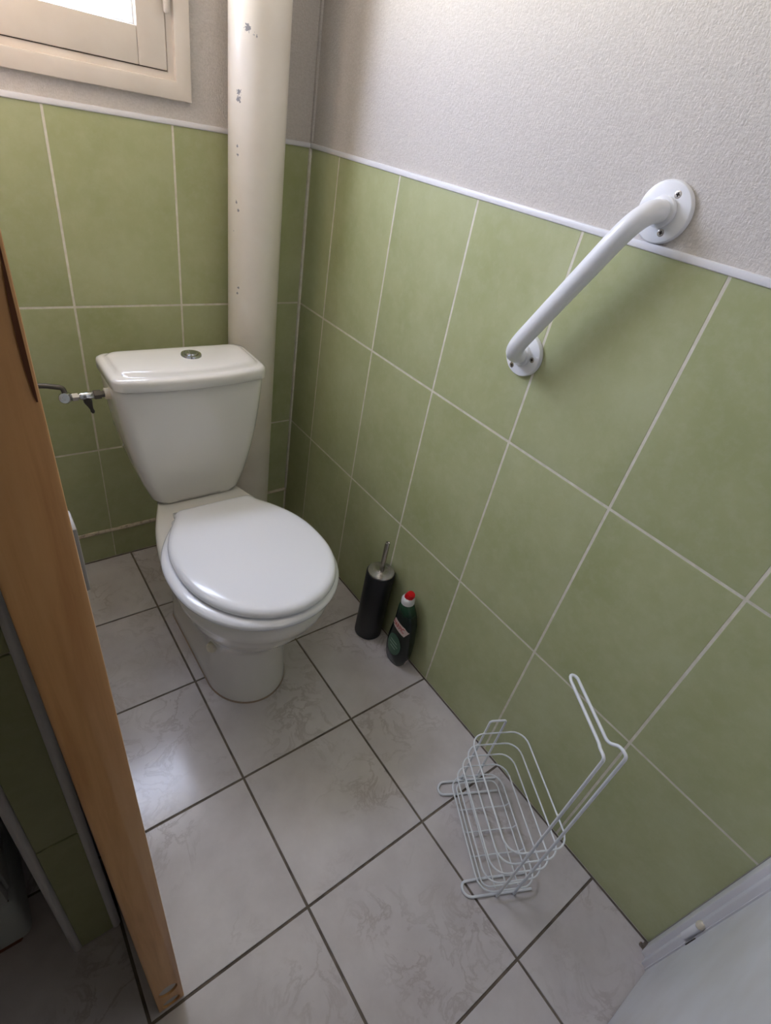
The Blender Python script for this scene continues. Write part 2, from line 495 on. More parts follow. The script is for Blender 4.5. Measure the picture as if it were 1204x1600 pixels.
# remaining enclosure
bm = bmesh.new(); box(bm, (ROOM_X0 - 0.1, ROOM_Y1 - 0.1, ZC), (0.1, 0.06, ZC + 0.1)); struct('ceiling', bm, M_CEIL)
bm = bmesh.new(); box(bm, (ROOM_X0 - 0.1, ROOM_Y1 - 0.1, -0.1), (ROOM_X0, 0.06, ZC + 0.1)); struct('wall_far_left', bm, M_CORR)
bm = bmesh.new(); box(bm, (ROOM_X0, ROOM_Y1 - 0.1, -0.1), (0.1, ROOM_Y1, ZC + 0.1)); struct('wall_far_front', bm, M_CORR)  # end wall of the added corridor, out of view
bm = bmesh.new(); box(bm, (-0.53, ROOM_Y0 - 0.1, -0.1), (-0.49, ROOM_Y0 + 0.075, ZC)); box(bm, (-0.53, ROOM_Y0 - 0.1, 2.06), (0.02, ROOM_Y0, ZC)); struct('wall_front', bm, M_PLAIN)

# white door in the near wall: frame, leaf, hinge
bm = bmesh.new(); box(bm, (-0.488, -1.70, 0.006), (-0.050, -1.662, 2.03), 0.002)
door1 = struct('door_1', bm, M_DOOR, 'white painted door at the bottom right corner', 'door')
bm = bmesh.new()
box(bm, (-0.030, -1.74, 0.0), (0.0, -1.640, 2.06), 0.003, 2)
box(bm, (-0.046, -1.74, 0.0), (-0.028, -1.650, 2.06), 0.002, 2)
box(bm, (-0.0495, -1.74, 0.0), (-0.044, -1.660, 2.06))
obj('door_frame', bm, M_TRIM, door1)
bm = bmesh.new()
for z in (0.235,):
    lathe(bm, [(0.004, -0.002), (0.0065, 0.0), (0.0065, 0.05), (0.0055, 0.052)], (-0.046, -1.652, z - 0.06), seg=16)
hg = obj('hinge', bm, M_TRIM, door1)
bm = bmesh.new(); lathe(bm, [(0.004, 0.053), (0.0066, 0.055), (0.0072, 0.060), (0.0060, 0.066), (0.003, 0.069)], (-0.046, -1.652, 0.175), seg=16)
obj('hinge_tip', bm, M_WHITEPL, hg)
bm = bmesh.new(); box(bm, (-0.0535, -1.6625, 0.17), (-0.052, -1.6605, 0.205)); obj('hinge_gap', bm, M_GAP, door1)
bm = bmesh.new()
rr = random.Random(11)
for k in range(7):
    x = -0.02 + rr.random() * 0.02; y = -1.634 - rr.random() * 0.012; s = 0.003 + rr.random() * 0.004
    box(bm, (x - s, y - s, -0.001), (x + s, y + s, 0.003 + rr.random() * 0.01), s * 0.4)
obj('crumbled_mortar', bm, M_FGROUT, door1)['kind'] = 'stuff'

# wooden door leaf, seen edge-on in the left foreground
def sheared(bm_, ang=math.radians(0.6)):
    """leaf is built with its near right-bottom corner as pivot; hangs slightly out of plumb"""
    px, py = -0.835, -1.187
    for v_ in bm_.verts:
        x, y, z = v_.co
        x -= px; y -= py
        x, y = x * math.cos(ang) + y * math.sin(ang), -x * math.sin(ang) + y * math.cos(ang)
        v_.co = Vector((x + px - 0.0118 * z, y + py, z))
    return bm_
LX0, LX1, LY = -0.8565, -0.8145, -1.187
slots = [(0.020, 0.0145, 0.019), (0.090, 0.0150, 0.023)]
bm = bmesh.new()
box(bm, (LX0, LY, 0.006), (LX1, LY + 0.82, 2.03), 0.0015, 2)
leaf_me = bpy.data.meshes.new('cut'); bm.to_mesh(leaf_me); bm.free()
leaf_t = bpy.data.objects.new('cut', leaf_me); COL.objects.link(leaf_t)
bm = bmesh.new()
cx_ = (LX0 + LX1) / 2
for (z, a, h) in slots:
    zc = z + 0.006
    loops = []
    for y in (LY - 0.02, LY + 0.014):
        loops.append([Vector((cx_ + a * math.cos(q), y, zc + h * math.sin(q))) for q in [2 * math.pi * k / 28 for k in range(28)]])
    rs = [ring(bm, l) for l in loops]
    bridge(bm, rs[0], rs[1]); bm.faces.new(rs[0][::-1]); bm.faces.new(rs[1])
bmesh.ops.recalc_face_normals(bm, faces=bm.faces)
cut_me = bpy.data.meshes.new('cutter'); bm.to_mesh(cut_me); bm.free()
cut_o = bpy.data.objects.new('cutter', cut_me); COL.objects.link(cut_o)
md = leaf_t.modifiers.new('b', 'BOOLEAN'); md.object = cut_o; md.operation = 'DIFFERENCE'; md.solver = 'EXACT'
dg = bpy.context.evaluated_depsgraph_get()
bm = bmesh.new(); bm.from_mesh(leaf_t.evaluated_get(dg).to_mesh())
bpy.data.objects.remove(leaf_t); bpy.data.objects.remove(cut_o)
sheared(bm)
door2 = struct('door_2', bm, M_WOOD, 'wooden door standing open in the left foreground, its bare wood edge facing us', 'door')
door2.data.materials.append(M_DOOR)          # unseen broad faces painted pale for neutral bounce light, the edge is bare wood
for p_ in door2.data.polygons:
    if abs(p_.normal.x) > 0.95 and p_.area > 0.2: p_.material_index = 1
for (z, a, h) in slots:
    zc = z + 0.006
    b = bmesh.new()
    loft(b, [[Vector((cx_ + a * s * math.cos(q), y, zc + h * s * math.sin(q))) for q in [2 * math.pi * k / 28 for k in range(28)]] for (y, s) in ((LY + 0.016, 1.02), (LY + 0.0055, 1.0), (LY + 0.0035, 0.94))])
    sheared(b); o = obj('slot_filler', b, M_FILL, door2); o['label'] = 'pale grey inset in an oval slot of the door edge'
PZ0, PZ1 = 0.998, 1.052
b = bmesh.new(); box(b, (-0.8855, -0.364, 0.001), (-0.826, -0.302, 2.06), 0.003, 2); obj('light_stop_jamb', b, M_WOOD, door2)  # unseen post added to block light in the gap behind the leaf
# dark worn patch along the edge, a thin inlay strip
b = bmesh.new()
prof = []
for k in range(25):
    t_ = k / 24; z = 1.148 + 0.10 * t_
    wdt = 0.0008 + 0.0016 * math.sin(math.pi * min(1, t_ * 1.6)) ** 0.7 if t_ < 0.62 else 0.0008
    prof.append((z, wdt))
lo = [b.verts.new((LX1 - 0.0016, LY - 0.0006, z)) for z, w_ in prof]
hi = [b.verts.new((LX1 - 0.0016 - w_, LY - 0.0006, z)) for z, w_ in prof]
for k in range(24): b.faces.new((lo[k], lo[k + 1], hi[k + 1], hi[k]))
r_ = bmesh.ops.extrude_face_region(b, geom=list(b.faces))
bmesh.ops.translate(b, verts=[x for x in r_['geom'] if isinstance(x, bmesh.types.BMVert)], vec=(0, 0.001, 0))
bmesh.ops.recalc_face_normals(b, faces=b.faces)
sheared(b); obj('dark_patch', b, M_WOODDARK, door2, sm=False)
b = bmesh.new(); box(b, (LX1 - 0.001, LY + 0.018, PZ0), (LX1 + 0.0036, LY + 0.040, PZ1), 0.0012, 2)
sheared(b); obj('handle_plate', b, M_PLATE, door2)

# window: frame, sash, bead, pane, hinge
def frame_bm(x0, x1, z0, z1, w_, y0, y1, bev=0.003, seg=2):
    b = bmesh.new()
    prof = [(0, y1), (0, y0 + bev), (bev * 0.3, y0 + bev * 0.3), (bev, y0), (w_ - bev, y0), (w_ - bev * 0.3, y0 + bev * 0.3), (w_, y0 + bev), (w_, y1)]
    loops = []
    for (d, y) in prof:
        loops.append([Vector((x0 + d, y, z0 + d)), Vector((x1 - d, y, z0 + d)), Vector((x1 - d, y, z1 - d)), Vector((x0 + d, y, z1 - d))])
    rs = [ring(b, l) for l in loops]
    for p, q in zip(rs, rs[1:]): bridge(b, p, q)
    bridge(b, rs[-1], rs[0])
    bmesh.ops.recalc_face_normals(b, faces=b.faces)
    return b
b = frame_bm(WX0, WX1, WZ0, WZ1, 0.046, 0.0, 0.052, 0.002)
win = struct('window_1', b, M_WINPAINT, 'cream painted casement window at the top left, bright sky behind', 'window')
b = frame_bm(WX0 - 0.001, WX1 + 0.001, WZ0 - 0.001, WZ1 + 0.001, 0.034, -0.012, 0.02, 0.004)
obj('outer_moulding', b, M_WINPAINT, win)
SX0, SX1, SZ0, SZ1 = WX0 + 0.048, WX1 - 0.048, WZ0 + 0.0475, WZ1 - 0.047
SW = 0.057
def bar_part(nm, a, c, bev=0.0022):
    bb = bmesh.new(); box(bb, a, c, bev, 2); return obj(nm, bb, M_WINPAINT, win)
bar_part('stile', (SX1 - SW, -0.005, SZ0), (SX1, 0.045, SZ1))
bar_part('stile', (SX0, -0.005, SZ0), (SX0 + SW, 0.045, SZ1))
bar_part('rail', (SX0 + SW + 0.0004, -0.005, SZ0), (SX1 - SW - 0.0004, 0.045, SZ0 + 0.062))
bar_part('rail', (SX0 + SW + 0.0004, -0.005, SZ1 - 0.06), (SX1 - SW - 0.0004, 0.045, SZ1))
b = frame_bm(SX0 + SW - 0.001, SX1 - SW + 0.001, SZ0 + 0.061, SZ1 - 0.059, 0.007, 0.010, 0.022, 0.004)
obj('glazing_bead', b, M_SEAL, win)
b = bmesh.new(); box(b, (SX0 + SW - 0.004, 0.022, SZ0 + 0.058), (SX1 - SW + 0.004, 0.026, SZ1 - 0.056)); obj('pane', b, M_GLASS, win, sm=False)
b = bmesh.new(); box(b, (SX1 - 0.001, 0.004, SZ0 - 0.003), (WX1 - 0.0455, 0.03, SZ1)); box(b, (SX0, 0.004, SZ0 - 0.0022), (SX1, 0.03, SZ0 + 0.0004)); obj('shadow_gap', b, M_GAP, win, sm=False)
b = bmesh.new(); lathe(b, [(0.0035, 0), (0.006, 0.003), (0.006, 0.11), (0.0035, 0.114)], (SX1 + 0.0015, -0.0135, 1.386), seg=16); obj('hinge', b, M_WINPAINT, win)

# ------------------------------------------------------------------ soil pipe
pipe = bmesh.new()
lathe(pipe, [(0.0655, 0.0), (0.0655, ZC - 0.002)], (-0.188, -0.0735, 0.001), seg=64)
po_ = obj('drain_pipe', pipe, M_PIPE)
po_['label'] = 'thick cream painted vertical pipe in the corner with chipped paint'; po_['category'] = 'pipe'

# ------------------------------------------------------------------ toilet
TX = -0.435
toilet = thing('toilet', 'white close-coupled toilet with lid down and a tapered cistern', 'toilet', (TX, -0.5, 0.0))

def egg(z, a, y0, yf, wb, yb, ex=2.0, off=0.0, n=40, nb_=18, cr=0.02, ye=None):
    """closed outline: elliptic front about y0, sides narrowing to half-width wb at yb (flat back)"""
    a -= off; yf += off; wb -= off; yb -= off
    pts = []
    bf = y0 - yf
    for k in range(n + 1):                      # front, from right side round to left side
        q = math.pi * k / n
        c, s = math.cos(q), math.sin(q)
        x = a * math.copysign(abs(c) ** (2 / ex), c); y = y0 - bf * abs(s) ** (2 / ex)
        pts.append((TX + x, y))
    L = yb - y0
    side = []
    for k in range(1, nb_ + 1):
        t_ = k / nb_
        y = y0 + (L - cr) * t_
        tn = t_ if ye is None else min(1.0, (y - y0) / (ye - y0))
        wv = wb + (a - wb) * math.cos(math.pi / 2 * tn ** 1.3)
        side.append((wv, y))
    wl, yl = side[-1]
    for k in range(1, 6):
        q = math.pi / 2 * k / 5
        side.append((wl - cr * (1 - math.cos(q)), yl + cr * math.sin(q)))
    pts += [(TX - w_, y) for w_, y in side]
    pts += [(TX + w_, y) for w_, y in reversed(side)]
    return [Vector((x, y, z)) for x, y in pts]

def skew(pts, k):
    """bowl, seat and lid sit turned slightly towards the right wall"""
    return [Vector((p.x + k * max(0.0, -p.y - 0.38), p.y, p.z)) for p in pts]
# pedestal and bowl
b = bmesh.new()
YBK = -0.262
loft(b, [
    egg(0.000, 0.104, -0.600, -0.716, 0.104, YBK - 0.05),
    egg(0.008, 0.106, -0.600, -0.718, 0.106, YBK - 0.05),
    egg(0.030, 0.103, -0.600, -0.714, 0.104, YBK - 0.05),
    egg(0.120, 0.100, -0.600, -0.708, 0.102, YBK - 0.05),
    egg(0.185, 0.103, -0.600, -0.712, 0.103, YBK - 0.04),
    egg(0.215, 0.110, -0.600, -0.724, 0.105, YBK - 0.03),
    skew(egg(0.245, 0.126, -0.605, -0.748, 0.107, YBK - 0.02), 0.008),
    skew(egg(0.280, 0.147, -0.610, -0.776, 0.108, YBK - 0.01), 0.018),
    skew(egg(0.315, 0.163, -0.615, -0.796, 0.107, YBK), 0.026),
    skew(egg(0.335, 0.170, -0.617, -0.803, 0.107, YBK), 0.03),
    skew(egg(0.345, 0.175, -0.618, -0.810, 0.107, YBK), 0.032),
    skew(egg(0.365, 0.178, -0.618, -0.814, 0.107, YBK), 0.034),
    skew(egg(0.382, 0.176, -0.618, -0.812, 0.107, YBK), 0.034),
    skew(egg(0.390, 0.170, -0.618, -0.805, 0.107, YBK, off=0.001), 0.034),
    skew(egg(0.3935, 0.160, -0.618, -0.795, 0.107, YBK, off=0.002), 0.034),
])
obj('bowl', b, M_CERAMIC, toilet, ang=60)
b = bmesh.new(); lathe(b, [(0.0135, -0.008), (0.0135, 0.003), (0.0115, 0.0065), (0.004, 0.008)], (TX - 0.1045, -0.630, 0.180), axis=(-0.86, -0.45, 0.22), seg=24)
o = obj('bolt_cap', b, M_WHITEPL, toilet)
b = bmesh.new()
loft(b, [egg(0.0002, 0.1074, -0.600, -0.7196, 0.1074, YBK - 0.049), egg(0.0018, 0.1072, -0.600, -0.7194, 0.1072, YBK - 0.049), egg(0.0045, 0.1065, -0.600, -0.7185, 0.1065, YBK - 0.05)])
tube(b, [(TX + 0.108, -0.560, 0.004), (TX + 0.118, -0.575, 0.0045), (TX + 0.110, -0.592, 0.004)], 0.0042, 8)
o = obj('floor_sealant', b, M_SEALANT, toilet); o['label'] = 'brown sealant line round the foot'
# seat ring
def seat_outline(z, off): return skew(egg(z, 0.190, -0.612, -0.822, 0.110, -0.390, 2.05, off), 0.036)
b = bmesh.new()
secs = [(0.3945, 0.014), (0.3965, 0.005), (0.4000, -0.001), (0.4060, -0.002), (0.411, 0.001), (0.4145, 0.007), (0.4165, 0.014), (0.4165, 0.055), (0.410, 0.062), (0.398, 0.062), (0.396, 0.05)]
rs = [ring(b, seat_outline(z, o_)) for z, o_ in secs]
for p, q in zip(rs, rs[1:]): bridge(b, p, q)
bridge(b, rs[-1], rs[0]); bmesh.ops.recalc_face_normals(b, faces=b.faces)
obj('seat', b, M_SEAT, toilet, ang=70)
# lid
def lid_outline(z, off): return skew(egg(z, 0.174, -0.612, -0.812, 0.104, -0.392, 2.05, off), 0.055)
b = bmesh.new()
loops = [lid_outline(z, o_) for z, o_ in ((0.4168, 0.014), (0.4185, 0.006), (0.4195, 0.001), (0.4235, -0.002), (0.430, -0.001), (0.4355, 0.003), (0.439, 0.009), (0.4408, 0.018), (0.4417, 0.032), (0.4425, 0.06))]
loft(b, loops)
obj('lid', b, M_SEAT, toilet, ang=70)
# hinges
for s in (-1, 1):
    b = bmesh.new()
    tube(b, [(TX + s * 0.050, -0.383, 0.412), (TX + s * 0.098, -0.383, 0.412)], 0.0085, 14)
    lathe(b, [(0.011, 0.0), (0.011, 0.010), (0.008, 0.014)], (TX + s * 0.075, -0.376, 0.394), seg=18)
    obj('seat_hinge', b, M_CHROME, toilet)

# cistern
cist = None
def dee(z, hw, yf, yb, bow, rc=0.03, off=0.0, n=24):
    """back straight, sides straight, bowed front"""
    hw -= off; yf += off; yb -= off
    pts = []
    yc = yf + bow                    # y of the front corners
    # front bow right->left
    rcf = min(rc, (yb - yc) * 0.45)
    fr_ = []
    for k in range(n + 1):
        u_ = 1 - 2 * k / n
        x = u_ * (hw - rcf)
        y = yc - rcf - (bow - rcf) * (1 - abs(u_) ** 2.2) if bow > rcf else yc - bow * (1 - abs(u_) ** 2.2)
        fr_.append((x, y))
    y_end = fr_[0][1]
    # right side corner (from side to front)
    cR = [(hw - rcf + rcf * math.cos(q), y_end + rcf - rcf * math.sin(q)) for q in [math.pi / 2 * k / 6 for k in range(0, 6)]]
    cL = [(-x, y) for x, y in reversed(cR)]
    rb = 0.022
    bR = [(hw - rb + rb * math.sin(q), yb - rb + rb * math.cos(q)) for q in [math.pi / 2 * k / 5 for k in range(6)]]
    bL = [(-x, y) for x, y in reversed(bR)]
    pts = bR + cR + fr_ + cL + bL
    return [Vector((TX - 0.004 + x, y, z)) for x, y in pts]
b = bmesh.new()
TB = -0.165
loft(b, [dee(z, hw, yf, yb, bow) for z, hw, yf, yb, bow in (
    (0.3945, 0.098, -0.300, TB - 0.012, 0.030), (0.398, 0.108, -0.309, TB - 0.006, 0.031), (0.41, 0.117, -0.314, TB, 0.032),
    (0.46, 0.135, -0.3185, TB, 0.034), (0.52, 0.1505, -0.322, TB, 0.036), (0.58, 0.162, -0.3245, TB, 0.038),
    (0.64, 0.1695, -0.3275, TB, 0.040), (0.70, 0.1740, -0.331, TB, 0.041), (0.7205, 0.1748, -0.3325, TB, 0.042), (0.7225, 0.1735, -0.331, TB, 0.042), (0.7235, 0.164, -0.325, TB - 0.005, 0.04))])
obj('cistern', b, M_CERAMIC, toilet, ang=60)
b = bmesh.new()
LB = -0.160
def lid_c(z, off, dz=0): return dee(z, 0.1800, -0.343, LB, 0.046, 0.032, off)
loft(b, [lid_c(0.7238, 0.014), lid_c(0.7255, 0.0135), lid_c(0.7258, 0.003), lid_c(0.728, 0.0), lid_c(0.744, 0.0), lid_c(0.7495, 0.0015), lid_c(0.7530, 0.006), lid_c(0.7545, 0.012), lid_c(0.7555, 0.017),
         lid_c(0.7600, 0.020), lid_c(0.7635, 0.025), lid_c(0.7650, 0.033), lid_c(0.7660, 0.050)])
obj('cistern_lid', b, M_CERAMIC, toilet, ang=60)
b = bmesh.new(); BY = -0.243
lathe(b, [(0.024, -0.003), (0.024, 0.002), (0.0225, 0.0045), (0.018, 0.005), (0.0165, 0.003)], (TX + 0.012, BY, 0.766), seg=40)
fb = obj('flush_button', b, M_CHROME, toilet)
b = bmesh.new()
lathe(b, [(0.0155, -0.001), (0.0155, 0.005), (0.0135, 0.0078), (0.008, 0.0088), (0.002, 0.009)], (TX + 0.012, BY, 0.766), seg=32)
obj('button_insert', b, M_CHROME, fb)

# ------------------------------------------------------------------ stop valve and water pipe at the cistern's left
VX, VY, VZ = TX - 0.175, -0.245, 0.692
valve = thing('stop_valve', 'small metal stop valve with dark tap on the cistern left side', 'valve', (VX - 0.06, VY, VZ))
def xl(prof, x, mt, nm, seg=24, y=VY, z=VZ):
    bb = bmesh.new(); lathe(bb, prof, (x, y, z), axis=(-1, 0, 0), seg=seg); return obj(nm, bb, mt, valve)
xl([(0.014, 0.0), (0.014, 0.003), (0.0125, 0.0035), (0.0125, 0.012), (0.011, 0.013)], VX + 0.0, M_WHITEPL, 'plastic_nut', 6 * 3)
xl([(0.0075, 0.012), (0.0075, 0.020), (0.0105, 0.0205), (0.0105, 0.034), (0.0085, 0.036)], VX, M_DULL, 'union_nut', 6)
xl([(0.007, 0.034), (0.0085, 0.036), (0.0085, 0.060), (0.0065, 0.064)], VX, M_CHROME, 'valve_body', 20)
xl([(0.006, 0.062), (0.006, 0.066), (0.0095, 0.0665), (0.0095, 0.078), (0.0065, 0.080)], VX, M_STEEL, 'valve_nut', 6)
b = bmesh.new(); lathe(b, [(0.009, -0.011), (0.0125, -0.009), (0.0125, 0.008), (0.0105, 0.011), (0.0045, 0.0112), (0.004, 0.008)], (VX - 0.090, VY, VZ), axis=(-0.35, -0.85, 0.3), seg=28); obj('elbow', b, M_CHROME, valve)
b = bmesh.new()
lathe(b, [(0.0080, 0.0), (0.0088, 0.008), (0.0058, 0.018), (0.0036, 0.027), (0.0044, 0.033), (0.0030, 0.037)], (VX - 0.050, VY - 0.001, VZ - 0.006), axis=(0.24, -0.05, -1.0), seg=20)
obj('tap_lever', b, M_DARKPL, valve)
b = bmesh.new()
tube(b, fillet([(VX - 0.090, VY, VZ + 0.010), (VX - 0.092, VY + 0.003, VZ + 0.022), (VX - 0.128, VY + 0.006, VZ + 0.030), (VX - 0.20, VY + 0.010, VZ + 0.028), (VX - 0.285, VY + 0.010, VZ + 0.026)], 0.012), 0.0055, 14)
obj('supply_pipe', b, M_DULL, valve)

# ------------------------------------------------------------------ grab bar
bar = thing('grab_bar', 'slanted white grab bar screwed to the right wall', 'grab bar', (0.0, -0.93, 1.10))
F1 = Vector((0.0, -1.010, 1.252)); F2 = Vector((0.0, -0.858, 0.980))
so = Vector((-0.055, 0, 0))
b = bmesh.new(); 
dirb = (F2 - F1).normalized(); path = [F1 + Vector((-0.004, 0, 0))]
def elbow(F, dr, back=False):
    a = F + Vector((-0.014, 0, 0)); c = F + so; e_ = F + so + dr * 0.055
    return [a * (1 - t_) ** 2 + c * 2 * t_ * (1 - t_) + e_ * t_ ** 2 for t_ in [k / 16 for k in range(17)]]
path += elbow(F1, dirb) + elbow(F2, -dirb)[::-1] + [F2 + Vector((-0.004, 0, 0))]
tube(b, path, 0.0158, 24); obj('rail', b, M_BARW, bar, ang=60)
SC = {0: [(-1.022, 1.276), (-1.0205, 1.227)], 1: [(-0.842, 0.953), (-0.883, 0.979)]}
for k, F in enumerate((F1, F2)):
    b = bmesh.new(); x0 = -0.0035 if k == 0 else -0.0003
    lathe(b, [(0.041, 0.0), (0.041, 0.006), (0.0395, 0.0085), (0.037, 0.0092), (0.0205, 0.0095), (0.0205, 0.016), (0.0185, 0.0175)], (x0 + 0.0 if k else 0.0035, F.y, F.z), axis=(-1, 0, 0), seg=56)
    fl = obj('flange', b, M_BARW, bar)
    for (y, z) in SC[k]:
        bb = bmesh.new(); xs = 0.0035 - 0.0092 if k == 0 else -0.0003 - 0.0092
        lathe(bb, [(0.0052, -0.001), (0.0052, 0.0002), (0.0046, 0.0005), (0.0028, 0.0003)], (xs, y, z), axis=(-1, 0, 0), seg=20)
        nf = len(bb.faces)
        for dy_, dz_ in ((0.0026, 0.0008), (0.0008, 0.0026)): box(bb, (xs - 0.0009, y - dy_, z - dz_), (xs - 0.0002, y + dy_, z + dz_))
        bb.faces.ensure_lookup_table()
        for f_ in bb.faces[nf:]: f_.material_index = 1
        sc_ = obj('screw', bb, M_STEEL, fl); sc_.data.materials.append(M_GAP)
        sc_['label'] = 'steel screw with a dark cross slot'
b = bmesh.new()
for p in ((-0.0662, -0.9755, 1.186),):
    bmesh.ops.create_icosphere(b, subdivisions=2, radius=0.0022, matrix=Matrix.Translation(p))
obj('paint_chip', b, M_CHIP, bar)

# ------------------------------------------------------------------ toilet brush
bx_, by_ = -0.046, -0.653
br = thing('toilet_brush', 'black cylindrical toilet brush holder with steel lid and handle', 'toilet brush', (bx_, by_, 0.0))
b = bmesh.new(); lathe(b, [(0.040, 0.0005), (0.042, 0.003), (0.042, 0.250), (0.0412, 0.2525), (0.0395, 0.2525), (0.039, 0.20)], (bx_, by_, 0.0), seg=48); obj('holder', b, M_BLACK, br)
b = bmesh.new(); lathe(b, [(0.0392, 0.2527), (0.0392, 0.2550), (0.0380, 0.2568), (0.026, 0.2576), (0.0255, 0.2570), (0.014, 0.2570), (0.0135, 0.2574), (0.006, 0.2576)], (bx_, by_, 0.0), seg=48); obj('lid', b, M_STEEL, br)
b = bmesh.new(); lathe(b, [(0.0072, 0.2565), (0.0072, 0.360), (0.0062, 0.362), (0.0052, 0.3622), (0.005, 0.3600)], (bx_ + 0.001, by_, 0.0), axis=(0.0, 0.0, 1), seg=20); obj('handle', b, M_STEEL, br)

# ------------------------------------------------------------------ toilet cleaner bottle
qx, qy = -0.032, -0.784
bt = thing('cleaner_bottle', 'dark green toilet cleaner bottle with red cap against the wall', 'bottle', (qx, qy, 0.0))
PR = [(z_ * 1.12, w_ * 1.13, d_ * 1.08) for z_, w_, d_ in [(0.0, 0.026, 0.019), (0.002, 0.029, 0.021), (0.010, 0.033, 0.0225), (0.035, 0.0385, 0.0235), (0.060, 0.040, 0.024), (0.090, 0.038, 0.024), (0.120, 0.034, 0.0235),
      (0.150, 0.0305, 0.0225), (0.172, 0.0275, 0.021), (0.188, 0.023, 0.019), (0.200, 0.018, 0.0165), (0.206, 0.0155, 0.0155)]]
def wd(z):
    for (a, w0, d0), (c, w1, d1) in zip(PR, PR[1:]):
        if a <= z <= c:
            t_ = (z - a) / (c - a); return w0 + (w1 - w0) * t_, d0 + (d1 - d0) * t_
    return PR[-1][1:]
EXB = 2.7
def lean(z): return -0.012 * max(0, (z - 0.16) / 0.06) ** 1.5 if z > 0.16 else 0.0
def front_x(dy, z):
    w_, d_ = wd(z)
    return qx - d_ * max(0.0, 1 - abs(dy / w_) ** EXB) ** (1 / EXB)
b = bmesh.new()
loops = []
for z, w_, d_ in PR:
    l = []
    for k in range(48):
        q = 2 * math.pi * k / 48; c, s = math.cos(q), math.sin(q)
        l.append(Vector((qx + d_ * math.copysign(abs(c) ** (2 / EXB), c), qy + w_ * math.copysign(abs(s) ** (2 / EXB), s) - lean(z), z)))
    loops.append(l)
loft(b, loops); obj('body', b, M_BOTTLE, bt, ang=60)
NZ = 0.2275
nx, ny = qx, qy - lean(NZ)
tl = Vector((-0.04, 0.02, 1.0)).normalized()
b = bmesh.new(); lathe(b, [(0.0165, 0.0), (0.019, 0.002), (0.019, 0.016), (0.016, 0.022), (0.012, 0.024)], (nx, ny, NZ), axis=tl, seg=32); obj('collar', b, M_CAPW, bt)
p0 = Vector((nx, ny, NZ)) + tl * 0.021
b = bmesh.new()
cap_loops = []
ax = Vector((0.10, -0.32, 0.94)).normalized(); u = ax.orthogonal().normalized(); w_ = ax.cross(u)
for r, h in ((0.0125, -0.003), (0.0128, 0.0), (0.0122, 0.014), (0.0105, 0.0185), (0.004, 0.0195)):
    cap_loops.append([p0 + ax * h + (u * math.cos(2 * math.pi * k / 40) + w_ * math.sin(2 * math.pi * k / 40)) * (r + (0.0006 if k % 4 < 2 and 0 <= h < 0.016 else 0)) for k in range(40)])
loft(b, cap_loops); obj('cap', b, M_RED, bt)

def patch(outline, mt, nm, off, fan=6):
    """printed patch projected on the front (-x) face; outline in (dy, z), dy towards the viewer's right is negative"""
    bb = bmesh.new()
    cy = sum(p[0] for p in outline) / len(outline); cz = sum(p[1] for p in outline) / len(outline)
    rings = []
    for f in range(1, fan + 1):
        s = f / fan
        rings.append([bb.verts.new((front_x(cy + (y - cy) * s, cz + (z - cz) * s) - off, qy + cy + (y - cy) * s, cz + (z - cz) * s)) for y, z in outline])
    c_ = bb.verts.new((front_x(cy, cz) - off, qy + cy, cz))
    n_ = len(outline)
    for k in range(n_): bb.faces.new((c_, rings[0][k], rings[0][(k + 1) % n_]))
    for p, q in zip(rings, rings[1:]): bridge(bb, p, q)
    bmesh.ops.recalc_face_normals(bb, faces=bb.faces)
    return obj(nm, bb, mt, bt)
def dens(poly, n=6):
    out = []
    for (a, c) in zip(poly, poly[1:] + poly[:1]):
        for k in range(n): out.append((a[0] + (c[0] - a[0]) * k / n, a[1] + (c[1] - a[1]) * k / n))
    return out
lab = patch(dens([(0.031, 0.173), (-0.022, 0.166), (-0.0345, 0.153), (-0.026, 0.134), (0.034, 0.145)]), M_LABW, 'brand_label', 0.0005)
oval = patch([(0.001 + 0.028 * math.cos(2 * math.pi * k / 36), 0.078 + 0.041 * math.sin(2 * math.pi * k / 36)) for k in range(36)], M_LABG, 'oval_label', 0.0005)
for dz, y0, y1 in ((0.012, 0.017, -0.012), (0.000, 0.019, -0.017), (-0.012, 0.013, -0.010)):
    p_ = patch(dens([(y0, 0.082 + dz), (y1, 0.079 + dz), (y1, 0.0745 + dz), (y0, 0.0775 + dz)]), M_LABL, 'print_line', 0.0009)

def text_mesh(txt, size, place, mt, nm, parent):
    cu = bpy.data.curves.new('t', 'FONT'); cu.body = txt; cu.size = size; cu.align_x = 'CENTER'; cu.align_y = 'CENTER'
    cu.offset = size * 0.012; cu.resolution_u = 3
    to = bpy.data.objects.new('t', cu); COL.objects.link(to)
    d_ = bpy.context.evaluated_depsgraph_get()
    bb = bmesh.new(); bb.from_mesh(to.evaluated_get(d_).to_mesh())
    bpy.data.objects.remove(to)
    bmesh.ops.subdivide_edges(bb, edges=[e for e in bb.edges if e.calc_length() > size * 0.25], cuts=2)
    for v_ in bb.verts: v_.co = place(v_.co.x, v_.co.y)
    return obj(nm, bb, mt, parent, sm=False)
def on_label(x, y):
    x *= 0.80; y *= 1.25
    dy = -x + 0.002; z = 0.1545 + y - 0.10 * x
    return Vector((front_x(dy, z) - 0.0010, qy + dy, z))
text_mesh('HARPIC', 0.0178, on_label, M_LABR, 'brand_lettering', lab)
# small white print low on the narrow side facing the room
b = bmesh.new()
for k, (z, w_) in enumerate(((0.028, 0.011), (0.021, 0.0085), (0.014, 0.006))):
    yb_ = qy - wd(z)[0] - 0.0006
    box(b, (qx - 0.002, yb_, z), (qx - 0.002 + w_, yb_ + 0.0012, z + 0.004))
obj('side_print', b, M_LABW, bt, sm=False)

